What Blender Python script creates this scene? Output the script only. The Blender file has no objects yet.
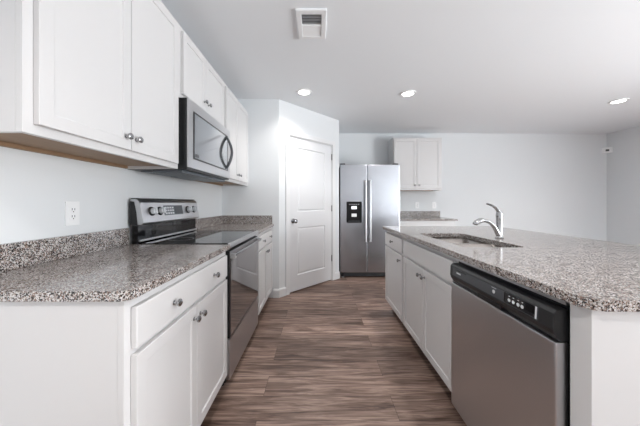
import bpy, bmesh, math, random
from mathutils import Vector, Matrix
random.seed(7)
PI = math.pi
S = bpy.context.scene
COL = S.collection

# ------------------------------------------------------------------ camera, world, light, exposure
F = 256.0                       # focal length in pixels of the 640 wide frame
cam = bpy.data.cameras.new('camera'); cam.sensor_width = 36.0; cam.lens = F / 640 * 36
cam.shift_x = 2 / 640; cam.shift_y = -10 / 640; cam.clip_start = .02
cam_o = bpy.data.objects.new('camera', cam); COL.objects.link(cam_o)
cam_o.location = (0, 0, 1.17); cam_o.rotation_euler = (PI / 2, 0, 0); S.camera = cam_o

S.view_settings.view_transform = 'Standard'; S.view_settings.look = 'None'
S.view_settings.gamma = 1; S.view_settings.use_curve_mapping = False
S.view_settings.exposure = 0.34
S.cycles.use_denoising = True
S.cycles.max_bounces = 10; S.cycles.diffuse_bounces = 7; S.cycles.glossy_bounces = 5
S.cycles.sample_clamp_indirect = 6; S.cycles.caustics_reflective = False

world = bpy.data.worlds.new('sky'); S.world = world; world.use_nodes = True
bg = world.node_tree.nodes['Background']; bg.inputs[0].default_value = (.78, .88, 1, 1); bg.inputs[1].default_value = 1.2

def area(name, loc, rot, sx, sy, power, col):
    l = bpy.data.lights.new(name, 'AREA'); l.shape = 'RECTANGLE'; l.size = sx; l.size_y = sy
    l.energy = power; l.color = col
    o = bpy.data.objects.new(name, l); COL.objects.link(o); o.location = loc; o.rotation_euler = rot
    return o
DAY = (.96, .985, 1)
# area lights added to light the room, outside the unseen patio door and rear window
area('added_patio_light', (5.5, -0.5, 1.05), (0, PI / 2, 0), 2.0, 2.3, 230, DAY)
area('added_ceiling_fill', (7.2, -0.5, 0.0), (PI, 0, 0), 3.2, 4.0, 1200, (.94, .975, 1))   # added to brighten the ceiling from outside; no terrace stands there
area('added_rear_light', (4.2, -3.62, 1.35), (PI / 2, 0, 0), 1.8, 1.5, 26, DAY)

CEIL = 2.455
LW, RW, BW, RE = -1.19, 5.35, 4.74, -3.5     # left wall, right wall, back wall, rear wall

# ------------------------------------------------------------------ materials
def mat(name, col=(.8, .8, .8), rough=.5, metal=0.0, bump=0.0, bscale=200, spec=.5, aniso=0.0, var=0.0, vscale=3, coat=0.0, stretch=None):
    m = bpy.data.materials.new(name); m.use_nodes = True
    nt = m.node_tree; b = nt.nodes['Principled BSDF']
    b.inputs['Base Color'].default_value = (*col, 1); b.inputs['Roughness'].default_value = rough
    b.inputs['Metallic'].default_value = metal; b.inputs['Specular IOR Level'].default_value = spec
    b.inputs['Coat Weight'].default_value = coat
    tc = nt.nodes.new('ShaderNodeTexCoord'); mp = nt.nodes.new('ShaderNodeMapping')
    nt.links.new(tc.outputs['Object'], mp.inputs[0])
    if stretch: mp.inputs['Scale'].default_value = stretch
    if var:
        n = nt.nodes.new('ShaderNodeTexNoise'); n.inputs['Scale'].default_value = vscale; n.inputs['Detail'].default_value = 4
        nt.links.new(mp.outputs[0], n.inputs['Vector'])
        mx = nt.nodes.new('ShaderNodeMix'); mx.data_type = 'RGBA'
        mx.inputs['A'].default_value = (*[c * (1 - var) for c in col], 1)
        mx.inputs['B'].default_value = (*[min(1, c * (1 + var)) for c in col], 1)
        nt.links.new(n.outputs['Fac'], mx.inputs['Factor']); nt.links.new(mx.outputs['Result'], b.inputs['Base Color'])
    if bump:
        n = nt.nodes.new('ShaderNodeTexNoise'); n.inputs['Scale'].default_value = bscale
        nt.links.new(mp.outputs[0], n.inputs['Vector'])
        bp = nt.nodes.new('ShaderNodeBump'); bp.inputs['Strength'].default_value = bump; bp.inputs['Distance'].default_value = .002
        nt.links.new(n.outputs['Fac'], bp.inputs['Height']); nt.links.new(bp.outputs[0], b.inputs['Normal'])
    return m

def srgb(r, g, b):
    f = lambda v: (v / 255 / 12.92) if v / 255 <= .04045 else ((v / 255 + .055) / 1.055) ** 2.4
    return (f(r), f(g), f(b))

M = {}
M['wall'] = mat('wall_paint', srgb(221, 224, 226), .85, bump=.15, bscale=350, spec=.25)
M['ceiling'] = mat('ceiling_paint', srgb(235, 238, 241), .9, bump=.2, bscale=180, spec=.2)
M['trim'] = mat('trim_paint', srgb(222, 223, 224), .4, bump=.03)
M['cab'] = mat('cabinet_paint', srgb(207, 206, 206), .36, bump=.03, bscale=60)
M['door'] = mat('door_paint', srgb(220, 221, 223), .45, bump=.08, bscale=90)
M['birch'] = mat('cabinet_underside_wood', srgb(150, 122, 95), .55, var=.25, vscale=9, stretch=(12, 1, 12))
M['steel'] = mat('brushed_stainless', srgb(196, 197, 199), .30, 1, bump=.10, bscale=60, stretch=(1, 1, 60))
M['steel_h'] = mat('brushed_stainless_across', srgb(200, 200, 202), .33, 1, bump=.05, bscale=60, stretch=(.6, .6, 70))
M['steel_v'] = mat('brushed_stainless_upright', srgb(178, 180, 185), .27, 1, bump=.08, bscale=50, stretch=(60, 60, 1))
M['chrome'] = mat('polished_nickel', srgb(172, 172, 173), .13, 1)
M['hardware'] = mat('dark_nickel', srgb(150, 150, 152), .2, 1)
M['sinksteel'] = mat('sink_steel', srgb(190, 184, 179), .22, 1, bump=.05, bscale=80, stretch=(1, 40, 1))
M['black'] = mat('black_enamel', srgb(18, 18, 20), .3, var=.1)
M['gloss_dark'] = mat('dispenser_black', srgb(8, 8, 10), .5, spec=.25, var=.1)
M['blackmat'] = mat('black_plastic', srgb(28, 29, 31), .42, bump=.05, bscale=400)
M['panelgrey'] = mat('charcoal_panel', srgb(66, 69, 73), .3, var=.05)
M['glass_black'] = mat('black_ceramic_glass', (.006, .006, .007), .04, spec=.5)
M['glass_door'] = mat('dark_oven_glass', (.36, .36, .37), .05, .95, var=.03)
M['glass_micro'] = mat('mirrored_microwave_glass', srgb(165, 168, 172), .1, .85, var=.03)
M['greyside'] = mat('grey_appliance_side', srgb(60, 61, 64), .5, bump=.1)
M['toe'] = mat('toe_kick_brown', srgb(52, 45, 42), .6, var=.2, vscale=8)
M['plastic'] = mat('white_plastic', srgb(236, 237, 238), .35, bump=.02)
M['slot'] = mat('slot_dark', srgb(40, 40, 42), .6, var=.1)
M['ventdark'] = mat('vent_duct_dark', srgb(70, 72, 78), .8, var=.1)
M['filter'] = mat('grey_filter_mesh', srgb(105, 110, 116), .4, .8, bump=.5, bscale=500)
M['hinge'] = mat('satin_hinge', srgb(150, 150, 150), .35, 1)
M['pale'] = mat('pale_print', srgb(205, 207, 210), .4, var=.02)

def emis(name, col, s):
    m = bpy.data.materials.new(name); m.use_nodes = True
    b = m.node_tree.nodes['Principled BSDF']
    b.inputs['Emission Color'].default_value = (*col, 1); b.inputs['Emission Strength'].default_value = s
    return m
M['lamp'] = emis('lamp_lens', (1, .97, .92), 9)
M['lcd'] = emis('lit_display', (.85, .93, 1), .8)

def granite():
    m = bpy.data.materials.new('speckled_granite'); m.use_nodes = True
    nt = m.node_tree; N = nt.nodes; L = nt.links; b = N['Principled BSDF']
    tc = N.new('ShaderNodeTexCoord')
    def warp(sc, amt):
        n = N.new('ShaderNodeTexNoise'); n.inputs['Scale'].default_value = sc; L.new(tc.outputs['Object'], n.inputs['Vector'])
        v = N.new('ShaderNodeVectorMath'); v.operation = 'MULTIPLY_ADD'
        v.inputs[1].default_value = (amt, amt, amt); L.new(n.outputs['Color'], v.inputs[0]); L.new(tc.outputs['Object'], v.inputs[2])
        return v
    w = warp(290, .004)
    vo = N.new('ShaderNodeTexVoronoi'); vo.inputs['Scale'].default_value = 310; L.new(w.outputs[0], vo.inputs['Vector'])
    sep = N.new('ShaderNodeSeparateColor'); L.new(vo.outputs['Color'], sep.inputs[0])
    big = N.new('ShaderNodeTexNoise'); big.inputs['Scale'].default_value = 22; big.inputs['Detail'].default_value = 3
    L.new(tc.outputs['Object'], big.inputs['Vector'])
    ma = N.new('ShaderNodeMath'); ma.operation = 'MULTIPLY_ADD'; ma.inputs[1].default_value = .55
    sb = N.new('ShaderNodeMath'); sb.operation = 'SUBTRACT'; sb.inputs[1].default_value = .5
    L.new(big.outputs['Fac'], sb.inputs[0]); L.new(sb.outputs[0], ma.inputs[0]); L.new(sep.outputs[0], ma.inputs[2])
    r = N.new('ShaderNodeValToRGB'); r.color_ramp.interpolation = 'CONSTANT'
    stops = [(0, (24, 24, 26)), (.18, (76, 68, 66)), (.32, (135, 115, 105)), (.50, (165, 155, 148)), (.62, (190, 187, 184)), (.84, (206, 204, 203))]
    e = r.color_ramp.elements
    e[0].position = 0; e[0].color = (*srgb(*stops[0][1]), 1); e[1].position = stops[1][0]; e[1].color = (*srgb(*stops[1][1]), 1)
    for p, c in stops[2:]:
        k = e.new(p); k.color = (*srgb(*c), 1)
    L.new(ma.outputs[0], r.inputs[0])
    v2 = N.new('ShaderNodeTexVoronoi'); v2.inputs['Scale'].default_value = 420; L.new(w.outputs[0], v2.inputs['Vector'])
    s2 = N.new('ShaderNodeSeparateColor'); L.new(v2.outputs['Color'], s2.inputs[0])
    r2 = N.new('ShaderNodeValToRGB'); r2.color_ramp.interpolation = 'CONSTANT'
    r2.color_ramp.elements[0].color = (.30, .28, .28, 1); r2.color_ramp.elements[1].position = .2; r2.color_ramp.elements[1].color = (1, 1, 1, 1)
    L.new(s2.outputs[1], r2.inputs[0])
    mx = N.new('ShaderNodeMix'); mx.data_type = 'RGBA'; mx.blend_type = 'MULTIPLY'; mx.inputs['Factor'].default_value = .8
    L.new(r.outputs[0], mx.inputs['A']); L.new(r2.outputs[0], mx.inputs['B'])
    L.new(mx.outputs['Result'], b.inputs['Base Color'])
    b.inputs['Roughness'].default_value = .13; b.inputs['Specular IOR Level'].default_value = .55
    return m
M['granite'] = granite()

def planks():
    m = bpy.data.materials.new('wood_plank_floor'); m.use_nodes = True
    nt = m.node_tree; N = nt.nodes; L = nt.links; b = N['Principled BSDF']
    tc = N.new('ShaderNodeTexCoord')
    mp0 = N.new('ShaderNodeMapping'); mp0.inputs['Location'].default_value = (.33, .05, 0); L.new(tc.outputs['Object'], mp0.inputs[0])
    def brick(c1, c2, mortar, msize):
        br = N.new('ShaderNodeTexBrick'); br.offset = .37; br.offset_frequency = 2; br.squash = 1
        br.inputs['Color1'].default_value = c1; br.inputs['Color2'].default_value = c2; br.inputs['Mortar'].default_value = mortar
        br.inputs['Scale'].default_value = 1; br.inputs['Mortar Size'].default_value = msize; br.inputs['Mortar Smooth'].default_value = .3
        br.inputs['Brick Width'].default_value = 1.22; br.inputs['Row Height'].default_value = .178; br.inputs['Bias'].default_value = 0
        L.new(mp0.outputs[0], br.inputs['Vector']); return br
    rnd = brick((0, 0, 0, 1), (1, 1, 1, 1), (.5, .5, .5, 1), 0)
    gap = brick((1, 1, 1, 1), (1, 1, 1, 1), (.38, .36, .35, 1), .0016)
    # each plank gets its own stretch of grain
    off = N.new('ShaderNodeVectorMath'); off.operation = 'MULTIPLY_ADD'; off.inputs[1].default_value = (7.3, 3.1, 5.7)
    L.new(rnd.outputs['Color'], off.inputs[0]); L.new(tc.outputs['Object'], off.inputs[2])
    mp = N.new('ShaderNodeMapping'); mp.inputs['Scale'].default_value = (1.6, 16, 1); L.new(off.outputs[0], mp.inputs[0])
    g = N.new('ShaderNodeTexNoise'); g.inputs['Scale'].default_value = 1.5; g.inputs['Detail'].default_value = 7; g.inputs['Roughness'].default_value = .62; g.inputs['Distortion'].default_value = .9
    L.new(mp.outputs[0], g.inputs['Vector'])
    mpf = N.new('ShaderNodeMapping'); mpf.inputs['Scale'].default_value = (3.5, 60, 1); L.new(off.outputs[0], mpf.inputs[0])
    gf = N.new('ShaderNodeTexNoise'); gf.inputs['Scale'].default_value = 1.6; gf.inputs['Detail'].default_value = 3; L.new(mpf.outputs[0], gf.inputs['Vector'])
    r = N.new('ShaderNodeValToRGB'); e = r.color_ramp.elements
    e[0].position = .34; e[0].color = (*srgb(92, 72, 62), 1); e[1].position = .66; e[1].color = (*srgb(186, 163, 150), 1)
    k = e.new(.48); k.color = (*srgb(139, 116, 105), 1)
    L.new(g.outputs['Fac'], r.inputs[0])
    tone = N.new('ShaderNodeMix'); tone.data_type = 'RGBA'; tone.blend_type = 'MULTIPLY'; tone.inputs['Factor'].default_value = 1
    tr = N.new('ShaderNodeValToRGB'); tr.color_ramp.elements[0].color = (.58, .56, .55, 1); tr.color_ramp.elements[1].color = (1.15, 1.14, 1.13, 1)
    L.new(rnd.outputs['Color'], tr.inputs[0]); L.new(r.outputs[0], tone.inputs['A']); L.new(tr.outputs[0], tone.inputs['B'])
    fr = N.new('ShaderNodeValToRGB'); fr.color_ramp.elements[0].position = .38; fr.color_ramp.elements[0].color = (.58, .54, .52, 1); fr.color_ramp.elements[1].position = .56; fr.color_ramp.elements[1].color = (1.05, 1.05, 1.05, 1)
    L.new(gf.outputs['Fac'], fr.inputs[0])
    fine = N.new('ShaderNodeMix'); fine.data_type = 'RGBA'; fine.blend_type = 'MULTIPLY'; fine.inputs['Factor'].default_value = .8
    L.new(tone.outputs['Result'], fine.inputs['A']); L.new(fr.outputs[0], fine.inputs['B'])
    fin = N.new('ShaderNodeMix'); fin.data_type = 'RGBA'; fin.blend_type = 'MULTIPLY'; fin.inputs['Factor'].default_value = 1
    L.new(fine.outputs['Result'], fin.inputs['A']); L.new(gap.outputs['Color'], fin.inputs['B'])
    L.new(fin.outputs['Result'], b.inputs['Base Color'])
    b.inputs['Roughness'].default_value = .42; b.inputs['Specular IOR Level'].default_value = .4
    bp = N.new('ShaderNodeBump'); bp.inputs['Strength'].default_value = .15; bp.inputs['Distance'].default_value = .002
    L.new(gf.outputs['Fac'], bp.inputs['Height']); L.new(bp.outputs[0], b.inputs['Normal'])
    return m
M['floor'] = planks()

def pane_mat():
    m = bpy.data.materials.new('window_pane'); m.use_nodes = True
    nt = m.node_tree; N = nt.nodes; L = nt.links
    t = N.new('ShaderNodeBsdfTransparent'); g = N.new('ShaderNodeBsdfGlossy'); g.inputs['Roughness'].default_value = .02
    x = N.new('ShaderNodeMixShader'); x.inputs[0].default_value = .06
    L.new(t.outputs[0], x.inputs[1]); L.new(g.outputs[0], x.inputs[2]); L.new(x.outputs[0], N['Material Output'].inputs[0])
    return m
M['pane'] = pane_mat()

# ------------------------------------------------------------------ helpers
ORG = {}
def link(name, bm, m, parent=None, smooth=False, bevel=0.0):
    o0 = Vector((0, 0, 0))
    if parent is not None:
        o0 = ORG[parent.name]
        bmesh.ops.translate(bm, verts=bm.verts, vec=-o0)
    bmesh.ops.recalc_face_normals(bm, faces=bm.faces)
    me = bpy.data.meshes.new(name); bm.to_mesh(me); bm.free()
    me.materials.append(m)
    if smooth:
        me.polygons.foreach_set('use_smooth', [True] * len(me.polygons)); me.set_sharp_from_angle(angle=math.radians(38))
    o = bpy.data.objects.new(name, me); COL.objects.link(o)
    if parent is not None: o.parent = parent
    ORG[o.name] = o0
    if bevel:
        b = o.modifiers.new('bevel', 'BEVEL'); b.width = bevel; b.segments = 2; b.limit_method = 'ANGLE'; b.angle_limit = math.radians(40)
    return o

def tag(o, label, cat, group=None):
    o['label'] = label; o['category'] = cat
    if group: o['group'] = group
    return o
def thing(name, label, cat, loc, group=None):
    o = bpy.data.objects.new(name, None); o.empty_display_size = .1; COL.objects.link(o); o.location = loc
    ORG[o.name] = Vector(loc)
    return tag(o, label, cat, group)
def struct(name, bm, m, parent=None, **k):
    o = link(name, bm, m, parent, **k)
    if parent is None: o['kind'] = 'structure'
    return o

def box(x0, x1, y0, y1, z0, z1, bm=None, bev=0.0):
    b = bmesh.new()
    r = bmesh.ops.create_cube(b, size=1)
    for v in b.verts:
        v.co = Vector(((x0 + x1) / 2 + v.co.x * (x1 - x0), (y0 + y1) / 2 + v.co.y * (y1 - y0), (z0 + z1) / 2 + v.co.z * (z1 - z0)))
    if bev: bmesh.ops.bevel(b, geom=b.edges[:], offset=bev, segments=2, affect='EDGES', profile=.7)
    if bm is None: return b
    return merge(bm, b)
def merge(bm, b):
    me = bpy.data.meshes.new('scratch'); b.to_mesh(me); b.free(); bm.from_mesh(me); bpy.data.meshes.remove(me); return bm

def mapper(facing, plane):
    return {'+X': lambda u, n, z: Vector((plane + n, u, z)), '-X': lambda u, n, z: Vector((plane - n, u, z)),
            '-Y': lambda u, n, z: Vector((u, plane - n, z)), '-Z': lambda u, n, z: Vector((u, z, plane - n))}[facing]
def mbox(mp, u0, u1, n0, n1, z0, z1, bm=None, bev=0.0):
    a = mp(u0, n0, z0); c = mp(u1, n1, z1)
    return box(min(a.x, c.x), max(a.x, c.x), min(a.y, c.y), max(a.y, c.y), min(a.z, c.z), max(a.z, c.z), bm, bev)

def plate(outer, holes, to3, d0, d1):
    """a flat slab with holes: outlines in 2-D, to3(a, b, d) puts a point in space"""
    bm = bmesh.new(); es = []
    for loop in [outer] + holes:
        vs = [bm.verts.new(to3(a, b, d0)) for a, b in loop]
        es += [bm.edges.new((vs[i], vs[(i + 1) % len(vs)])) for i in range(len(vs))]
    bmesh.ops.triangle_fill(bm, use_beauty=True, use_dissolve=False, edges=es)
    r = bmesh.ops.extrude_face_region(bm, geom=bm.faces[:])
    dv = to3(0, 0, d1) - to3(0, 0, d0)
    bmesh.ops.translate(bm, verts=[g for g in r['geom'] if isinstance(g, bmesh.types.BMVert)], vec=dv)
    return bm
def rrect(x0, x1, y0, y1, r, n=6):
    """r: radius or (x0y0, x1y0, x1y1, x0y1)"""
    if not isinstance(r, (tuple, list)): r = (r,) * 4
    out = []
    for (cx, cy, sx, sy, a0), q in zip(((x0, y0, 1, 1, PI), (x1, y0, -1, 1, 1.5 * PI), (x1, y1, -1, -1, 0), (x0, y1, 1, -1, .5 * PI)), r):
        if q <= 0: out.append((cx, cy)); continue
        for k in range(n + 1):
            t = a0 + k / n * PI / 2
            out.append((cx + sx * q + math.cos(t) * q, cy + sy * q + math.sin(t) * q))
    return out
XY = lambda a, b, d: Vector((a, b, d))

def lathe(profile, centre, axis, seg=20):
    """profile: (radius, height along axis)"""
    axis = Vector(axis).normalized(); q = axis.to_track_quat('Z', 'Y'); c = Vector(centre)
    bm = bmesh.new(); rings = []
    for r, h in profile:
        if r < 1e-6: rings.append([bm.verts.new(c + q @ Vector((0, 0, h)))])
        else: rings.append([bm.verts.new(c + q @ Vector((r * math.cos(2 * PI * k / seg), r * math.sin(2 * PI * k / seg), h))) for k in range(seg)])
    for a, b in zip(rings, rings[1:]):
        for k in range(seg):
            k2 = (k + 1) % seg
            if len(a) == 1: bm.faces.new((a[0], b[k], b[k2]))
            elif len(b) == 1: bm.faces.new((a[k], b[0], a[k2]))
            else: bm.faces.new((a[k], b[k], b[k2], a[k2]))
    return bm
def tube(pts, radii, seg=14, sub=4, flat=None):
    """swept tube along a smooth curve; radii may be numbers or (a, b) ellipses"""
    P = [Vector(p) for p in pts]; R = [r if isinstance(r, (tuple, list)) else (r, r) for r in (radii if isinstance(radii, list) else [radii] * len(P))]
    pp, rr = [], []
    for i in range(len(P) - 1):
        p0 = P[max(i - 1, 0)]; p1 = P[i]; p2 = P[i + 1]; p3 = P[min(i + 2, len(P) - 1)]
        for k in range(sub):
            t = k / sub
            pp.append(.5 * ((2 * p1) + (p2 - p0) * t + (2 * p0 - 5 * p1 + 4 * p2 - p3) * t * t + (3 * p1 - p0 - 3 * p2 + p3) * t ** 3))
            rr.append(tuple(R[i][j] * (1 - t) + R[i + 1][j] * t for j in (0, 1)))
    pp.append(P[-1]); rr.append(R[-1])
    bm = bmesh.new(); rings = []; t0 = (pp[1] - pp[0]).normalized()
    nrm = t0.orthogonal().normalized() if flat is None else (Vector(flat) - t0 * t0.dot(Vector(flat))).normalized()
    for i, p in enumerate(pp):
        t = (pp[min(i + 1, len(pp) - 1)] - pp[max(i - 1, 0)]).normalized()
        nrm = (nrm - t * nrm.dot(t)).normalized(); bn = t.cross(nrm)
        rings.append([bm.verts.new(p + nrm * math.cos(2 * PI * k / seg) * rr[i][0] + bn * math.sin(2 * PI * k / seg) * rr[i][1]) for k in range(seg)])
    for a, b in zip(rings, rings[1:]):
        for k in range(seg): bm.faces.new((a[k], b[k], b[(k + 1) % seg], a[(k + 1) % seg]))
    bm.faces.new(rings[0]); bm.faces.new(rings[-1])
    return bm

def shaker(mp, u0, u1, z0, z1, t=.019, stile=.045, rec=.007, n0=.001):
    """door slab with a recessed middle panel, front face at n0 + t"""
    bm = mbox(mp, u0, u1, n0, n0 + t, z0, z1)
    target = mp((u0 + u1) / 2, n0 + t, (z0 + z1) / 2); nd = (mp(0, 1, 0) - mp(0, 0, 0))
    bm.faces.ensure_lookup_table()
    f = min(bm.faces, key=lambda q: (q.calc_center_median() - target).length)
    bmesh.ops.recalc_face_normals(bm, faces=bm.faces)
    bmesh.ops.inset_region(bm, faces=[f], thickness=stile, depth=0, use_even_offset=True)
    bmesh.ops.inset_region(bm, faces=[f], thickness=.002, depth=0, use_even_offset=True)
    bmesh.ops.translate(bm, verts=f.verts, vec=-nd * rec)
    return bm

KN = [(0, 0), (.0085, 0), (.0085, .002), (.0055, .004), (.005, .012), (.008, .015), (.0135, .018), (.0150, .022), (.0140, .026), (.009, .0295), (0, .030)]
def knob(parent, mp, u, z, n=.020):
    d = mp(0, 1, 0) - mp(0, 0, 0)
    return link('knob', lathe(KN, mp(u, n, z), d, 16), M['chrome'], parent, smooth=True)

def cabinet(name, label, group, facing, plane, depth, u0, u1, z0, z1, toe=0, doors=(), drawers=(), upper=False, filler=None):
    mp = mapper(facing, plane)
    root = thing(name, label, 'cabinet', mp((u0 + u1) / 2, -depth / 2, z0), group)
    zb = z0 + toe
    if upper:
        link('body', mbox(mp, u0 + .016, u1 - .016, -depth, -.02, z0 + .028, z1), M['cab'], root)
        for a, b in ((u0, u0 + .016), (u1 - .016, u1)): link('side_panel', mbox(mp, a, b, -depth, -.02, z0, z1), M['cab'], root)
        link('bottom_panel', mbox(mp, u0 + .017, u1 - .017, -depth + .02, -.021, z0 + .018, z0 + .0275), M['birch'], root)['label'] = 'bare tan wood underside'
        link('hanging_rail', mbox(mp, u0 + .017, u1 - .017, -depth, -depth + .019, z0 + .002, z0 + .0275), M['birch'], root)['label'] = 'bare tan wood rail along the wall'
    else:
        link('body', mbox(mp, u0, u1, -depth, -.02, zb, z1), M['cab'], root, bevel=.001)
    link('face_frame', mbox(mp, u0, u1, -.0199, 0, zb, z1), M['cab'], root, bevel=.0012)
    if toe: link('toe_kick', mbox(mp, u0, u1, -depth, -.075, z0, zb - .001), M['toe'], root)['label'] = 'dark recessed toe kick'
    for a, b, c, d, ku, kz in doors:
        o = link('door', shaker(mp, a, b, c, d), M['cab'], root, bevel=.0015)
        if ku is not None: knob(o, mp, ku, kz)
    for a, b, c, d, kus in drawers:
        o = link('drawer', mbox(mp, a, b, .001, .020, c, d), M['cab'], root, bevel=.003)
        for ku in kus: knob(o, mp, ku, (c + d) / 2)
    return root

# ------------------------------------------------------------------ structure
struct('floor', box(LW - .1, RW + .1, RE - .1, BW + .1, -.1, 0), M['floor'])
struct('ceiling', box(LW - .1, RW + .1, RE - .1, BW + .1, CEIL, CEIL + .1), M['ceiling'])
struct('wall_left', box(LW - .1, LW, RE, BW, 0, CEIL), M['wall'])
struct('wall_back', box(LW, RW, BW, BW + .1, 0, CEIL), M['wall'])
def yz_right(a, b, d): return Vector((d, a, b))
struct('wall_right', plate([(RE, 0), (BW, 0), (BW, CEIL), (RE, CEIL)], [[(-1.65, .02), (.65, .02), (.65, 2.05), (-1.65, 2.05)]], yz_right, RW, RW + .1), M['wall'])
def xz_rear(a, b, d): return Vector((a, d, b))
ADDED_WIN = (3.3, 5.1, .6, 2.1)
struct('wall_rear', plate([(LW, 0), (RW, 0), (RW, CEIL), (LW, CEIL)], [[(w[0], w[2]), (w[1], w[2]), (w[1], w[3]), (w[0], w[3])] for w in (ADDED_WIN,)], xz_rear, RE - .1, RE), M['wall'])
# rear window and patio door, both unseen and added to light the room
for i, w in enumerate((ADDED_WIN,)):
    fr = struct('window_%d' % (i + 1), plate([(w[0], w[2]), (w[1], w[2]), (w[1], w[3]), (w[0], w[3])],
        [[(a + .05, w[2] + .05), (b - .05, w[2] + .05), (b - .05, w[3] - .05), (a + .05, w[3] - .05)] for a, b in ((w[0], (w[0] + w[1]) / 2 + .02), ((w[0] + w[1]) / 2 - .02, w[1]))], xz_rear, RE - .07, RE - .02), M['trim'])
    link('pane', box(w[0] + .04, w[1] - .04, RE - .05, RE - .046, w[2] + .04, w[3] - .04), M['pane'], fr)
pd = struct('added_door_2', plate([(-1.65, .02), (.65, .02), (.65, 2.05), (-1.65, 2.05)], [[(-1.57, .1), (-.53, .1), (-.53, 1.97), (-1.57, 1.97)], [(-.47, .1), (.57, .1), (.57, 1.97), (-.47, 1.97)]], yz_right, RW + .03, RW + .08), M['trim'])
link('pane', box(RW + .052, RW + .056, -1.58, .58, .09, 1.98), M['pane'], pd)

# pantry in the corner: end wall, 45 degree wall with the door, side wall
EY = 3.17                                   # end wall of the counter run
A = Vector((-.483, EY + .005, 0)); B = Vector((.327, EY + .815, 0))
D = (B - A).normalized(); NOUT = Vector((D.y, -D.x, 0))     # out of the wall, into the kitchen
WL = (B - A).length
def pw(t, n, z): return A + D * t + NOUT * n + Vector((0, 0, z))
struct('wall_end', box(LW, A.x, EY, EY + .1, 0, CEIL), M['wall'])
T0, T1, DH = .155, .984, 2.045
struct('wall_pantry', plate([(0, 0), (T0, 0), (T0, DH), (T1, DH), (T1, 0), (WL, 0), (WL, CEIL), (0, CEIL)], [], lambda a, b, d: pw(a, d, b), -.1, 0), M['wall'])
struct('wall_pantry_side', box(B.x - .1, B.x, B.y, BW, 0, CEIL), M['wall'])
# door casing
struct('trim_1', plate([(T0 - .057, 0), (T0 + .003, 0), (T0 + .003, DH - .003), (T1 - .003, DH - .003), (T1 - .003, 0), (T1 + .057, 0), (T1 + .057, DH + .057), (T0 - .057, DH + .057)], [], lambda a, b, d: pw(a, d, b), 0, .016), M['trim'], bevel=.004)
struct('trim_2', plate([(T0, 0), (T0 + .012, 0), (T0 + .012, DH - .012), (T1 - .012, DH - .012), (T1 - .012, 0), (T1, 0), (T1, DH), (T0, DH)], [], lambda a, b, d: pw(a, d, b), -.1, -.001), M['trim'])
# pantry door, two raised-edge panels
def pantry_door():
    t0, t1, z0, z1 = T0 + .015, T1 - .015, .014, DH - .015
    w = t1 - t0
    us = [t0, t0 + .135, t1 - .135, t1]; zs = [z0, .215, .845, 1.055, 1.905, z1]
    bm = bmesh.new()
    g = [[bm.verts.new(pw(u, -.006, z)) for z in zs] for u in us]
    panels = []
    for i in range(3):
        for j in range(5):
            f = bm.faces.new((g[i][j], g[i + 1][j], g[i + 1][j + 1], g[i][j + 1]))
            if i == 1 and j in (1, 3): panels.append(f)
    bmesh.ops.recalc_face_normals(bm, faces=bm.faces)
    r = bmesh.ops.extrude_face_region(bm, geom=bm.faces[:])
    # back side
    vs = [q for q in r['geom'] if isinstance(q, bmesh.types.BMVert)]
    bmesh.ops.translate(bm, verts=vs, vec=-NOUT * .035)
    bmesh.ops.recalc_face_normals(bm, faces=bm.faces)
    for f in [q for q in bm.faces if q.is_valid and (abs((q.calc_center_median() - A).dot(NOUT) + .006) < 1e-4)]:
        c = f.calc_center_median(); t = (c - A).dot(D)
        if us[1] < t < us[2] and (zs[1] < c.z < zs[2] or zs[3] < c.z < zs[4]):
            bmesh.ops.inset_region(bm, faces=[f], thickness=.014, depth=0)
            bmesh.ops.translate(bm, verts=f.verts, vec=-NOUT * .009)
            bmesh.ops.inset_region(bm, faces=[f], thickness=.012, depth=0)
            bmesh.ops.inset_region(bm, faces=[f], thickness=.02, depth=0)
            bmesh.ops.translate(bm, verts=f.verts, vec=NOUT * .006)
    return bm
dr = struct('door_1', pantry_door(), M['door'])
kb = link('doorknob', lathe([(0, 0), (.032, 0), (.032, .004), (.026, .008), (.012, .011), (.011, .03), (.018, .036), (.027, .044), (.029, .054), (.025, .063), (.012, .068), (0, .069)], pw(T0 + .075, -.0058, .935), NOUT, 24), M['hardware'], dr, smooth=True)
for z in (.34, 1.09, 1.86):
    link('hinge', lathe([(0, -.045), (.009, -.045), (.009, .045), (0, .045)], pw(T1 - .010, .004, z), (0, 0, 1), 12), M['hinge'], dr, smooth=True)
# baseboards
def base_profile(t0, t1, to3):
    pts = [(0, 0), (.014, 0), (.014, .085), (.010, .098), (.004, .104), (0, .106)]
    bm = bmesh.new(); ends = [[bm.verts.new(to3(t, n, z)) for n, z in pts] for t in (t0, t1)]
    for k in range(6): bm.faces.new((ends[0][k], ends[1][k], ends[1][(k + 1) % 6], ends[0][(k + 1) % 6]))
    bm.faces.new(ends[0]); bm.faces.new(ends[1][::-1]); return bm
struct('baseboard_end', base_profile(-.552, A.x + .004, lambda t, n, z: Vector((t, EY - n, z))), M['trim'])
struct('baseboard_pantry_left', base_profile(-.004, T0 - .058, lambda t, n, z: pw(t, n, z)), M['trim'])
struct('baseboard_pantry_right', base_profile(T1 + .058, WL + .004, lambda t, n, z: pw(t, n, z)), M['trim'])
struct('baseboard_back', base_profile(2.24, RW, lambda t, n, z: Vector((t, BW - n, z))), M['trim'])
struct('baseboard_right', base_profile(.75, BW - .015, lambda t, n, z: Vector((RW - n, t, z))), M['trim'])
struct('baseboard_left', base_profile(RE, .74, lambda t, n, z: Vector((LW + n, t, z))), M['trim'])

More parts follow.
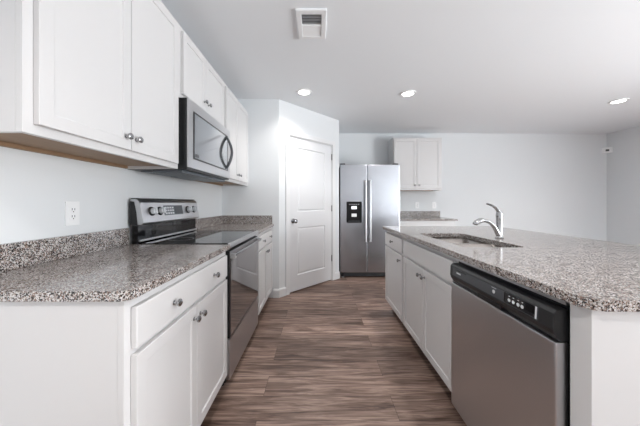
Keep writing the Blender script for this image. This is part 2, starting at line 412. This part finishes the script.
# ------------------------------------------------------------------ left run
R0, R1 = 1.591, 2.353          # the range and the microwave over it
CT0, CT1 = .884, .914
G_BASE, G_UP, G_TOP, G_SPL = 'white base cabinets', 'white wall cabinets', 'granite countertops', 'granite backsplash strips'
FL = -.571                     # face-frame plane, left base run
a, b = .753, R0 - .009
mid = (a + b) / 2
cabinet('base_cabinet', 'white base cabinet nearest the camera on the left, wide drawer over two doors', G_BASE, '+X', FL, FL - LW - .002, a, b, 0, CT0 - .001, .1,
        doors=[(a + .026, mid - .002, .125, .706, mid - .03, .655), (mid + .002, b - .026, .125, .706, mid + .03, .655)],
        drawers=[(a + .026, b - .026, .726, .853, (a + .026 + .2, b - .026 - .2))])
a, b = R1 + .004, EY - .004
mid = (a + b) / 2 - .02
cabinet('base_cabinet', 'white base cabinet between the stove and the pantry wall', G_BASE, '+X', FL, FL - LW - .002, a, b, 0, CT0 - .001, .1,
        doors=[(a + .026, mid - .002, .125, .706, mid - .03, .655), (mid + .002, b - .07, .125, .706, mid + .03, .655)],
        drawers=[(a + .026, b - .07, .726, .853, (a + .21, b - .25))])
def slab(name, label, outer, holes, group=G_TOP):
    return tag(link(name, plate(outer, holes, XY, CT0, CT1), M['granite'], None, bevel=.004), label, 'countertop', group)
slab('countertop', 'brown and grey speckled granite countertop nearest the camera on the left', rrect(LW + .001, -.546, .74, R0 - .003, (0, .035, 0, 0)), [])
slab('countertop', 'short granite countertop between the stove and the pantry wall', rrect(LW + .001, -.546, R1 + .003, EY - .001, 0), [])
tag(link('backsplash', box(LW + .001, LW + .021, .74, R0 - .003, CT1 + .0005, 1.016), M['granite'], bevel=.002), 'granite backsplash strip under the wall outlet on the left wall', 'backsplash', G_SPL)
tag(link('backsplash', box(LW + .001, LW + .021, R1 + .003, EY - .001, CT1 + .0005, 1.016), M['granite'], bevel=.002), 'granite backsplash strip on the left wall beyond the stove', 'backsplash', G_SPL)
tag(link('backsplash', box(LW + .022, -.565, EY - .021, EY - .001, CT1 + .0005, 1.016), M['granite'], bevel=.002), 'granite backsplash strip on the end wall next to the pantry door', 'backsplash', G_SPL)

# wall cabinets
UF, UB, UT = -.87, 1.38, 2.29
UD = UF - LW - .002
a, b = .753, R0 - .001; mid = (a + b) / 2 - .004
cabinet('wall_cabinet', 'large white two-door wall cabinet nearest the camera over the left countertop', G_UP, '+X', UF, UD, a, b, UB, UT,
        doors=[(a + .028, mid - .002, UB + .03, UT - .03, mid - .035, UB + .085), (mid + .002, b - .028, UB + .03, UT - .03, mid + .028, UB + .085)], upper=True)
a, b = R0 + .001, R1 - .001; mid = (a + b) / 2 - .025
cabinet('wall_cabinet', 'short white two-door wall cabinet above the microwave', G_UP, '+X', UF, UD, a, b, 1.832, UT,
        doors=[(a + .028, mid - .002, 1.862, UT - .03, mid - .035, 1.925), (mid + .002, b - .028, 1.862, UT - .03, mid + .035, 1.925)], upper=True)
a, b = R1 + .001, EY - .003; mid = (a + b) / 2 - .03
cabinet('wall_cabinet', 'white two-door wall cabinet between the microwave and the pantry wall', G_UP, '+X', UF, UD, a, b, UB, UT,
        doors=[(a + .028, mid - .002, UB + .03, UT - .03, mid - .035, UB + .085), (mid + .002, b - .05, UB + .03, UT - .03, mid + .035, UB + .085)], upper=True)

# ------------------------------------------------------------------ range
def make_range():
    mp = mapper('+X', -.575)
    a, b = R0, R1
    t = thing('range', 'stainless steel electric range with black glass cooktop, between the two left counters', 'stove', (-.88, (a + b) / 2, 0))
    link('body', mbox(mp, a + .002, b - .002, -.595, 0, .05, .895), M['black'], t, bevel=.003)
    for u in (a + .06, b - .06):
        for n in (-.53, -.05):
            link('foot', lathe([(0, 0), (.02, 0), (.02, .012), (.012, .016), (.012, .05), (0, .05)], mp(u, n, 0), (0, 0, 1), 12), M['blackmat'], t)
    link('cooktop', mbox(mp, a + .004, b - .004, -.525, .012, .896, .919, bev=.003), M['glass_black'], t)
    # four faint burner rings printed on the glass
    for u, n, r in ((a + .2, -.13, .105), (a + .2, -.38, .08), (b - .2, -.13, .08), (b - .2, -.38, .105)):
        bm = bmesh.new(); c = mp(u, n, .9193); v = [[bm.verts.new(c + Vector((q * math.cos(k * PI / 24), q * math.sin(k * PI / 24), 0))) for k in range(48)] for q in (r, r - .003)]
        for k in range(48): bm.faces.new((v[0][k], v[0][(k + 1) % 48], v[1][(k + 1) % 48], v[1][k]))
        bmesh.ops.extrude_face_region(bm, geom=bm.faces[:])
        link('burner_ring', bm, M['panelgrey'], t)
    link('front_trim', mbox(mp, a + .002, b - .002, .0125, .030, .888, .9195, bev=.005), M['steel_h'], t)
    # oven door: steel frame, dark glass, bowed handle on two brackets
    d = link('oven_door', mbox(mp, a + .004, b - .004, .002, .024, .325, .868, bev=.004), M['black'], t)
    link('top_band', mbox(mp, a + .010, b - .008, .0235, .0275, .840, .866, bev=.001), M['steel_h'], d)['label'] = 'stainless band behind the handle'
    link('glass', mbox(mp, a + .020, b - .016, .0235, .0275, .330, .838, bev=.001), M['glass_door'], d)['label'] = 'dark reflective oven glass'
    link('handle', tube([mp(a + .02, .052, .842), mp((a + b) / 2, .058, .842), mp(b - .02, .052, .842)], (.0095), 16, 6), M['hardware'], d, smooth=True)
    for u in (a + .026, b - .026):
        link('handle_bracket', mbox(mp, u - .012, u + .012, .0235, .058, .822, .853, bev=.004), M['steel'], d)
    link('drawer', mbox(mp, a + .004, b - .004, .002, .026, .068, .318, bev=.005), M['steel_h'], t)
    # back guard: slanted steel console on a black recessed riser
    link('riser', mbox(mp, a + .006, b - .006, -.585, -.548, .9, 1.06), M['glass_black'], t)
    link('riser_trim', mbox(mp, a + .01, b - .01, -.5475, -.535, .925, .938, bev=.003), M['steel_h'], t)
    prof = [(-.596, 1.03), (-.520, 1.03), (-.512, 1.045), (-.535, 1.172), (-.548, 1.19), (-.565, 1.195), (-.596, 1.195)]
    def prism(u0, u1, pr):
        bm = bmesh.new(); e = [[bm.verts.new(mp(u, n, z)) for n, z in pr] for u in (u0, u1)]; k = len(pr)
        for i in range(k): bm.faces.new((e[0][i], e[1][i], e[1][(i + 1) % k], e[0][(i + 1) % k]))
        bm.faces.new(e[0]); bm.faces.new(e[1][::-1]); return bm
    link('console', prism(a + .004, b - .004, prof), M['steel_h'], t, bevel=.004)
    for u0, u1 in ((a + .0015, a + .0038), (b - .0038, b - .0015)):
        link('end_cap', prism(u0, u1, [(-.595, 1.032), (-.548, 1.032), (-.556, 1.11), (-.570, 1.178), (-.595, 1.182)]), M['blackmat'], t)
    link('top_strip', mbox(mp, a + .012, b - .012, -.596, -.556, 1.1955, 1.201, bev=.002), M['blackmat'], t)
    fn = Vector((.127, 0, .023)).normalized()
    def on(u, z): return mp(u, -.512 - (z - 1.045) * .181 - .0003, z)
    def face_box(u0, u1, z0, z1, h, m, name):
        bm = bmesh.new(); q = [on(u0, z0), on(u1, z0), on(u1, z1), on(u0, z1)]
        lo = [bm.verts.new(p) for p in q]; hi = [bm.verts.new(p + fn * h) for p in q]
        for i in range(4): bm.faces.new((lo[i], lo[(i + 1) % 4], hi[(i + 1) % 4], hi[i]))
        bm.faces.new(hi); bm.faces.new(lo[::-1]); return link(name, bm, m, t, bevel=.0006)
    face_box(a + .237, a + .487, 1.082, 1.152, .0015, M['filter'], 'control_panel')
    face_box(a + .375, a + .480, 1.088, 1.147, .0022, M['panelgrey'], 'clock_display')
    for i in range(3):
        for j in range(4): face_box(a + .250 + .029 * j, a + .272 + .029 * j, 1.089 + .02 * i, 1.102 + .02 * i, .003, M['pale'], 'button')
    for u in (a + .10, a + .188, b - .195, b - .095):
        k = link('control_knob', lathe([(0, 0), (.026, 0), (.026, .004), (.021, .007), (.019, .026), (.016, .029), (0, .029)], on(u, 1.115), fn, 24), M['pale'], t, smooth=True)
        link('shadow_skirt', lathe([(0, 0), (.030, 0), (.030, .005), (.026, .008), (0, .008)], on(u, 1.115), fn, 24), M['blackmat'], k, smooth=True)  # black base disc, its colour also stands in for the knob's side shadow
        c = on(u, 1.115) + fn * .026; up = Vector((-.18, 0, 1)).normalized(); bm = bmesh.new(); s = Vector((0, 1, 0))
        vs = [bm.verts.new(c + s * x * .009 + up * y * .019 + fn * h) for h in (0, .012) for x, y in ((-1, -1), (1, -1), (1, 1), (-1, 1))]
        for f in ((0, 1, 2, 3), (4, 5, 6, 7), (0, 1, 5, 4), (1, 2, 6, 5), (2, 3, 7, 6), (3, 0, 4, 7)): bm.faces.new([vs[i] for i in f])
        link('grip', bm, M['pale'], k, bevel=.001)
make_range()

# ------------------------------------------------------------------ over-the-range microwave
def make_microwave():
    mp = mapper('+X', -.845)
    a, b = R0 + .003, R1 - .003
    t = thing('microwave', 'stainless steel over-the-range microwave with curved handle, hung under the short wall cabinet', 'microwave', (-1.0, (a + b) / 2, 1.36))
    link('body', mbox(mp, a, b, -.343, .027, 1.379, 1.828), M['black'], t, bevel=.003)
    link('filter', mbox(mp, a + .06, (a + b) / 2 - .02, -.3, -.2, 1.371, 1.3785, bev=.001), M['filter'], t)
    link('filter', mbox(mp, (a + b) / 2 + .02, b - .06, -.3, -.2, 1.371, 1.3785, bev=.001), M['filter'], t)
    link('vent_lip', mbox(mp, a + .01, b - .01, -.19, -.005, 1.361, 1.3785, bev=.003), M['filter'], t)
    d = link('door', mbox(mp, a, b, .028, .038, 1.394, 1.828, bev=.003), M['steel_h'], t)
    link('window', mbox(mp, a + .075, b - .075, .0375, .0405, 1.463, 1.755, bev=.001), M['glass_micro'], d)['label'] = 'mirror-like microwave window'
    link('window_frame', plate([(a + .066, 1.454), (b - .066, 1.454), (b - .066, 1.764), (a + .066, 1.764)], [[(a + .076, 1.464), (b - .076, 1.464), (b - .076, 1.754), (a + .076, 1.754)]], lambda u, z, n: mp(u, n, z), .0376, .0412), M['black'], d)
    u = b - .105
    link('handle', tube([mp(u, .04, 1.475), mp(u, .062, 1.51), mp(u, .082, 1.56), mp(u, .090, 1.612), mp(u, .082, 1.664), mp(u, .062, 1.714), mp(u, .04, 1.748)], (.011, .016), 14, 4, flat=(1, 0, 0)), M['panelgrey'], d, smooth=True)['label'] = 'bowed dark steel handle'
    link('display', mbox(mp, a + .085, a + .135, .0405, .0415, 1.472, 1.492), M['panelgrey'], d)
make_microwave()

# ------------------------------------------------------------------ wall outlets
def outlet(mp, u, z, label, group='white wall outlets'):
    t = thing('wall_outlet', label, 'outlet', mp(u, 0, z), group)
    link('cover_plate', mbox(mp, u - .035, u + .035, .0005, .006, z - .0575, z + .0575, bev=.002), M['plastic'], t)
    r = link('receptacle', mbox(mp, u - .0165, u + .0165, .006, .0085, z - .034, z + .034, bev=.001), M['plastic'], t)
    for s in (-.017, .017):
        for du in (-.0065, .0065): link('slot', mbox(mp, u + du - .0014, u + du + .0014, .0085, .0089, z + s - .002, z + s + .008), M['slot'], r)
        link('slot', mbox(mp, u - .0025, u + .0025, .0085, .0089, z + s - .011, z + s - .006), M['slot'], r)
outlet(mapper('+X', LW), 1.237, 1.12, 'white wall outlet above the left countertop beside the stove')
outlet(mapper('-Y', BW), 1.835, 1.13, 'left of the two white wall outlets over the back counter')
outlet(mapper('-Y', BW), 2.15, 1.13, 'right of the two white wall outlets over the back counter')

# ------------------------------------------------------------------ island
IF = .755                      # island face-frame plane, aisle side
G_I = G_BASE
SB0, SB1, DB1 = 1.378, 2.225, 2.815
mid = (SB0 + SB1) / 2
def sink_cabinet():
    root = cabinet('sink_cabinet', 'white two-door sink cabinet of the island beside the dishwasher', G_I, '-X', IF, .60, SB0, SB1, 0, CT0 - .001, .1,
        doors=[(SB0 + .02, mid - .002, .125, .706, mid - .035, .655), (mid + .002, SB1 - .02, .125, .706, mid + .035, .655)],
        drawers=[(SB0 + .02, SB1 - .02, .726, .853, ())])
    for o in list(root.children):                # the box is open inside, the two bowls hang in it
        if o.name.startswith('body'):
            bpy.data.objects.remove(o)
    mp = mapper('-X', IF)
    for u0, u1 in ((SB0, SB0 + .016), (SB1 - .016, SB1)): link('side_panel', mbox(mp, u0, u1, -.6, -.02, .1, CT0 - .001), M['cab'], root)
    link('back_panel', mbox(mp, SB0 + .0165, SB1 - .0165, -.6, -.585, .1, CT0 - .001), M['cab'], root)
    link('bottom_panel', mbox(mp, SB0 + .0165, SB1 - .0165, -.584, -.021, .1, .116), M['cab'], root)
sink_cabinet()
a, b = SB1 + .002, DB1
cabinet('base_cabinet', 'white island cabinet with one drawer over one door, at the far end near the refrigerator', G_I, '-X', IF, .60, a, b, 0, CT0 - .001, .1,
        doors=[(a + .022, b - .022, .125, .706, a + .065, .655)], drawers=[(a + .022, b - .022, .726, .853, ((a + b) / 2,))])
ip = thing('island_panel', 'white painted end and back panels closing the island', 'panel', (1.2, .72, 0))
link('end_panel', box(.744, 1.53, .696, .756, 0, CT0 - .001, bev=.0015), M['cab'], ip)
link('back_panel', box(1.37, 1.53, .757, DB1, 0, CT0 - .001), M['wall'], ip)
HX0, HX1, HY0, HY1 = .845, 1.208, 1.475, 2.155
hole = rrect(HX0, HX1, HY0, HY1, .045)[::-1]
slab('countertop', 'big granite island countertop with the sink cut into it', rrect(.716, 1.94, .672, 2.845, (.05, .05, .02, .02)), [hole])

def make_sink():
    t = thing('sink', 'double bowl stainless sink set under the island countertop', 'sink', ((HX0 + HX1) / 2, (HY0 + HY1) / 2, .68))
    e = .012; zr = CT0 - .0008
    split = (HY0 + HY1) / 2
    bowls = [(HX0 - .004, HX1 + .004, HY0 - .004, split - .012), (HX0 - .004, HX1 + .004, split + .012, HY1 + .004)]
    holes = [rrect(*q, .055)[::-1] for q in bowls]
    link('rim', plate(rrect(HX0 - .03, HX1 + .03, HY0 - .03, HY1 + .03, .06), holes, XY, zr - .0025, zr), M['sinksteel'], t)
    for q in bowls:
        bm = bmesh.new(); loops = []
        for ins, z, r in ((0, zr - .0026, .055), (.004, .74, .052), (.012, .71, .045), (.03, .698, .03)):
            loops.append([bm.verts.new((x, y, z)) for x, y in rrect(q[0] + ins, q[1] - ins, q[2] + ins, q[3] - ins, r)])
        for p, s in zip(loops, loops[1:]):
            for k in range(len(p)): bm.faces.new((p[k], p[(k + 1) % len(p)], s[(k + 1) % len(p)], s[k]))
        bm.faces.new(loops[-1])
        o = link('bowl', bm, M['sinksteel'], t, smooth=True)
        sm = o.modifiers.new('wall', 'SOLIDIFY'); sm.thickness = .0015; sm.offset = 0
        link('drain', lathe([(0, 0), (.03, 0), (.043, .001), (.045, .003), (.04, .004), (.03, .0015), (0, .0012)], ((q[0] + q[1]) / 2, (q[2] + q[3]) / 2, .699), (0, 0, 1), 24), M['chrome'], o, smooth=True)
make_sink()

def make_faucet():
    fx, fy = 1.325, 1.87; z = CT1 + .0005
    t = thing('faucet', 'chrome single-lever pull-out faucet behind the island sink', 'faucet', (fx, fy, z))
    link('body', lathe([(0, 0), (.027, 0), (.028, .004), (.022, .010), (.0195, .02), (.0195, .10), (.0205, .14), (.0225, .165), (.0205, .185), (.014, .199), (0, .204)], (fx, fy, z), (0, 0, 1), 24), M['chrome'], t, smooth=True)
    link('spout', tube([(fx - .004, fy - .002, z + .012), (fx - .020, fy - .004, z + .045), (fx - .042, fy - .006, z + .083), (fx - .075, fy - .009, z + .113), (fx - .105, fy - .012, z + .125), (fx - .13, fy - .014, z + .126)],
                       [.016, .0165, .015, .0135, .0125, .012], 16, 4), M['chrome'], t, smooth=True)
    link('spray_head', tube([(fx - .12, fy - .013, z + .130), (fx - .135, fy - .014, z + .130), (fx - .160, fy - .016, z + .124), (fx - .182, fy - .018, z + .112), (fx - .190, fy - .019, z + .100)],
                            [.010, .0165, .0185, .0185, .016], 16, 4), M['chrome'], t, smooth=True)
    link('lever', tube([(fx + .004, fy, z + .168), (fx - .006, fy - .002, z + .19), (fx - .025, fy - .004, z + .215), (fx - .055, fy - .006, z + .236), (fx - .088, fy - .008, z + .248), (fx - .102, fy - .008, z + .2505)],
                       [(.013, .015), (.012, .014), (.008, .012), (.006, .010), (.005, .009), (.003, .006)], 14, 4), M['chrome'], t, smooth=True)
make_faucet()

def make_dishwasher():
    mp = mapper('-X', .745)
    a, b = .764, 1.369
    t = thing('dishwasher', 'stainless steel dishwasher with black control panel built into the island', 'dishwasher', (1.03, (a + b) / 2, 0))
    link('tub', mbox(mp, a + .004, b - .004, -.58, -.006, .1, .862), M['black'], t)
    link('toe_panel', mbox(mp, a + .004, b - .004, -.56, -.05, 0.0, .0995), M['blackmat'], t)
    link('top_flange', mbox(mp, a + .003, b - .003, -.03, .003, .8635, .8725, bev=.001), M['steel'], t)
    d = link('door', mbox(mp, a + .002, b - .002, -.005, .034, .105, .752, bev=.006), M['steel_h'], t)
    # control panel with swept chin
    pr = [(-.005, .752), (.020, .7525), (.036, .775), (.041, .79), (.0385, .838), (.030, .849), (-.005, .851)]
    bm = bmesh.new(); e = [[bm.verts.new(mp(u, n, z)) for n, z in pr] for u in (a + .002, b - .002)]; k = len(pr)
    for i in range(k): bm.faces.new((e[0][i], e[1][i], e[1][(i + 1) % k], e[0][(i + 1) % k]))
    bm.faces.new(e[0]); bm.faces.new(e[1][::-1])
    p = link('control_panel', bm, M['blackmat'], t, bevel=.003)
    p['label'] = 'black plastic control panel'
    nf = lambda z: .041 - (z - .79) * .0536 + .0003
    def pb(u0, u1, z0, z1, h, m, name, par=p):
        bm = bmesh.new(); q = [(u0, z0), (u1, z0), (u1, z1), (u0, z1)]
        lo = [bm.verts.new(mp(u, nf(z), z)) for u, z in q]; hi = [bm.verts.new(mp(u, nf(z) + h, z)) for u, z in q]
        for i in range(4): bm.faces.new((lo[i], lo[(i + 1) % 4], hi[(i + 1) % 4], hi[i]))
        bm.faces.new(hi); bm.faces.new(lo[::-1]); return link(name, bm, m, par)
    pb(a + .055, b - .03, .795, .835, .0008, M['panelgrey'], 'fascia')
    pb(b - .150, b - .055, .826, .832, .0016, M['black'], 'vent_slot')
    pb(b - .105, b - .068, .812, .819, .0014, M['pale'], 'nameplate')
    pb(a + .065, a + .205, .797, .834, .0014, M['glass_black'], 'display')
    pb(a + .060, a + .066, .796, .835, .0018, M['pale'], 'display_edge')
    for u in (a + .118, a + .136, a + .158, a + .178):
        link('button', lathe([(0, 0), (.0065, 0), (.0065, .0012), (.0045, .002), (0, .002)], mp(u, nf(.812) + .0013, .812), (-1, 0, 0), 16), M['pale'], p)
        pb(u - .003, u + .003, .8255, .828, .0020, M['pale'], 'indicator')
    link('button', lathe([(0, 0), (.0075, 0), (.0075, .0012), (.005, .002), (0, .002)], mp(a + .262, nf(.815) + .0007, .815), (-1, 0, 0), 16), M['pale'], p)
    pb(a + .248, a + .276, .829, .831, .0014, M['pale'], 'indicator')
    # pocket handle under the panel
    link('pocket_handle', mbox(mp, (a + b) / 2 - .075, (a + b) / 2 + .075, .0, .0355, .753, .772, bev=.0015), M['black'], p)
make_dishwasher()

# ------------------------------------------------------------------ refrigerator
def make_fridge():
    FY = 3.99; mp = mapper('-Y', FY + .065)
    x0, x1, seam = .347, 1.277, .772
    t = thing('refrigerator', 'stainless side-by-side refrigerator with water dispenser beside the pantry', 'refrigerator', ((x0 + x1) / 2, 4.35, 0))
    link('body', mbox(mp, x0 + .002, x1 - .002, -.64, -.004, .03, 1.755), M['greyside'], t, bevel=.004)
    ds = []
    for a, b in ((x0, seam - .003), (seam + .003, x1)):
        ds.append(link('door', mbox(mp, a, b, 0, .065, .085, 1.77, bev=.009), M['steel_v'], t))
    for d, u in zip(ds, (seam - .035, seam + .035)):
        link('handle', tube([mp(u, .115, .625), mp(u, .119, .64), mp(u, .119, 1.46), mp(u, .115, 1.475)], (.012, .015), 14, 3, flat=(0, 1, 0)), M['steel'], d, smooth=True)
        for z in (.64, 1.46): link('handle_post', mbox(mp, u - .010, u + .010, .0645, .112, z - .018, z + .018, bev=.003), M['steel'], d)
    p = link('dispenser', plate(rrect(x0 + .098, x0 + .335, .862, 1.192, .01, 3), [rrect(x0 + .118, x0 + .315, .882, 1.055, .008, 3)[::-1]], lambda u, z, n: mp(u, n, z), .0645, .069), M['gloss_dark'], ds[0])
    p['label'] = 'black ice and water dispenser'
    link('dispenser_recess', mbox(mp, x0 + .116, x0 + .317, .0648, .0658, .880, 1.057), M['gloss_dark'], ds[0])
    link('dispenser_lever', mbox(mp, x0 + .175, x0 + .255, .0659, .074, .955, 1.005, bev=.004), M['plastic'], ds[0])
    link('dispenser_screen', mbox(mp, x0 + .175, x0 + .255, .0690, .0705, 1.075, 1.12, bev=.001), M['lcd'], ds[0])
    for k in range(5): link('button', mbox(mp, x0 + .142 + k * .033, x0 + .158 + k * .033, .0690, .0702, 1.146, 1.154), M['pale'], ds[0])
    link('drip_tray', mbox(mp, x0 + .125, x0 + .31, .066, .076, .884, .892, bev=.001), M['panelgrey'], ds[0])
    g = link('grille', mbox(mp, x0 + .02, x1 - .02, -.01, .03, .018, .078, bev=.003), M['blackmat'], t)
    for k in range(4): link('louver', mbox(mp, x0 + .06, x1 - .06, .0298, .034, .026 + k * .012, .032 + k * .012), M['greyside'], g)
    for u in (x0 + .05, x1 - .05):
        link('foot', lathe([(0, 0), (.025, 0), (.025, .014), (.012, .018), (.012, .03), (0, .03)], mp(u, 0, 0), (0, 0, 1), 12), M['steel'], t)
        link('foot', lathe([(0, 0), (.025, 0), (.025, .014), (.012, .018), (.012, .03), (0, .03)], mp(u, -.58, 0), (0, 0, 1), 12), M['blackmat'], t)
        link('hinge_cap', mbox(mp, u - .045, u + .03, -.03, .05, 1.771, 1.79, bev=.004), M['greyside'], t)
make_fridge()

# ------------------------------------------------------------------ back counter right of the refrigerator
XB0, XB1 = 1.296, 2.142
a, b = XB0, XB1; mid = (a + b) / 2 - .015
cabinet('wall_cabinet', 'white two-door wall cabinet on the back wall right of the refrigerator', G_UP, '-Y', 4.43, BW - 4.43 - .002, a, b, 1.39, 2.30,
        doors=[(a + .015, mid - .002, 1.42, 2.275, mid - .035, 1.475), (mid + .002, b - .028, 1.42, 2.275, mid + .035, 1.475)], upper=True)
a, b = XB0, 2.215; mid = (a + b) / 2
cabinet('base_cabinet', 'white base cabinet on the back wall right of the refrigerator', G_BASE, '-Y', 4.135, BW - 4.135 - .002, a, b, 0, CT0 - .001, .1,
        doors=[(a + .022, mid - .002, .125, .706, mid - .035, .655), (mid + .002, b - .022, .125, .706, mid + .035, .655)],
        drawers=[(a + .022, b - .022, .726, .853, (a + .23, b - .23))])
slab('countertop', 'small granite countertop on the back wall right of the refrigerator', rrect(XB0, 2.245, 4.11, BW - .001, 0), [])
tag(link('backsplash', box(XB0, 2.255, BW - .021, BW - .001, CT1 + .0005, 1.02), M['granite'], bevel=.002), 'granite backsplash strip on the back wall under two outlets', 'backsplash', G_SPL)

# ------------------------------------------------------------------ ceiling
def downlight(x, y, label, power=5.5):
    t = thing('recessed_ceiling_light', label, 'ceiling light', (x, y, CEIL - .012), 'recessed ceiling lights')
    link('trim_ring', lathe([(.062, .0115), (.062, .004), (.068, .001), (.088, .003), (.092, .0115)], (x, y, CEIL - .012), (0, 0, 1), 32), M['plastic'], t, smooth=True)
    link('lens', lathe([(0, .004), (.061, .004), (.061, .0115), (0, .0115)], (x, y, CEIL - .012), (0, 0, 1), 32), M['lamp'], t)['label'] = 'glowing lens'
    l = bpy.data.lights.new('downlight_glow', 'AREA'); l.shape = 'DISK'; l.size = .12; l.energy = power; l.color = (1, .96, .92); l.spread = math.radians(125)
    o = bpy.data.objects.new('downlight_glow', l); COL.objects.link(o); o.parent = t; o.location = (0, 0, -.004)
downlight(-.16, 2.96, 'recessed ceiling light in front of the pantry door')
downlight(1.055, 3.0, 'middle recessed ceiling light, over the far end of the island')
downlight(3.78, 3.22, 'rightmost recessed ceiling light, near the sensor corner')

downlight(1.055, .95, 'unseen recessed ceiling light over the near end of the island')  # out of view, inferred from the island's shadow on the floor
downlight(3.78, .95, 'unseen recessed ceiling light added right of the island')  # out of view, added to help light the room

downlight(-.16, -.3, 'unseen recessed ceiling light added over the aisle behind the camera', 13)  # unseen lamp, added to brighten the aisle faces of the island

def make_vent():
    x0, x1, y0, y1 = -.148, .058, 1.686, 1.985; zc = CEIL
    t = thing('ceiling_vent', 'white rectangular ceiling air vent with two banks of louvers', 'vent', ((x0 + x1) / 2, (y0 + y1) / 2, zc - .016))
    link('frame', plate([(x0, y0), (x1, y0), (x1, y1), (x0, y1)], [[(x0 + .035, y0 + .038), (x1 - .035, y0 + .038), (x1 - .035, 1.832), (x0 + .035, 1.832)], [(x0 + .035, 1.842), (x1 - .035, 1.842), (x1 - .035, y1 - .03), (x0 + .035, y1 - .03)]], XY, zc - .016, zc - .0005), M['plastic'], t, bevel=.004)
    link('duct', box(x0 + .03, x1 - .03, y0 + .03, y1 - .025, zc - .0018, zc - .0006), M['ventdark'], t)
    def bank(ya, yb, n, s):
        for k in range(n):
            yc = ya + (k + .5) * (yb - ya) / n
            bm = box(x0 + .036, x1 - .036, -.007, .007, -.0006, .0006)
            bmesh.ops.rotate(bm, verts=bm.verts, cent=(0, 0, 0), matrix=Matrix.Rotation(s * math.radians(34), 3, 'X'))
            bmesh.ops.translate(bm, verts=bm.verts, vec=(0, yc, zc - .0085))
            link('louver', bm, M['plastic'], t)
    bank(y0 + .04, 1.830, 7, 1); bank(1.844, y1 - .032, 8, -1)
make_vent()

t = thing('motion_sensor', 'small white sensor mounted high in the far right corner of the room', 'sensor', (RW - .06, BW - .06, 2.12))
bm = bmesh.new()
vs = [[bm.verts.new((x, y, z)) for x, y in ((RW - .001, BW - .001), (RW - .10, BW - .001), (RW - .085, BW - .05), (RW - .05, BW - .085), (RW - .001, BW - .10))] for z in (2.09, 2.19)]
for k in range(5): bm.faces.new((vs[0][k], vs[0][(k + 1) % 5], vs[1][(k + 1) % 5], vs[1][k]))
bm.faces.new(vs[0]); bm.faces.new(vs[1][::-1])
link('housing', bm, M['plastic'], t, bevel=.006)
bm = box(-.022, .022, -.003, .003, 2.115, 2.15, bev=.002)
bmesh.ops.rotate(bm, verts=bm.verts, cent=(0, 0, 0), matrix=Matrix.Rotation(math.radians(-45), 3, 'Z'))
bmesh.ops.translate(bm, verts=bm.verts, vec=(RW - .0695, BW - .0695, 0))
link('lens', bm, M['panelgrey'], t)
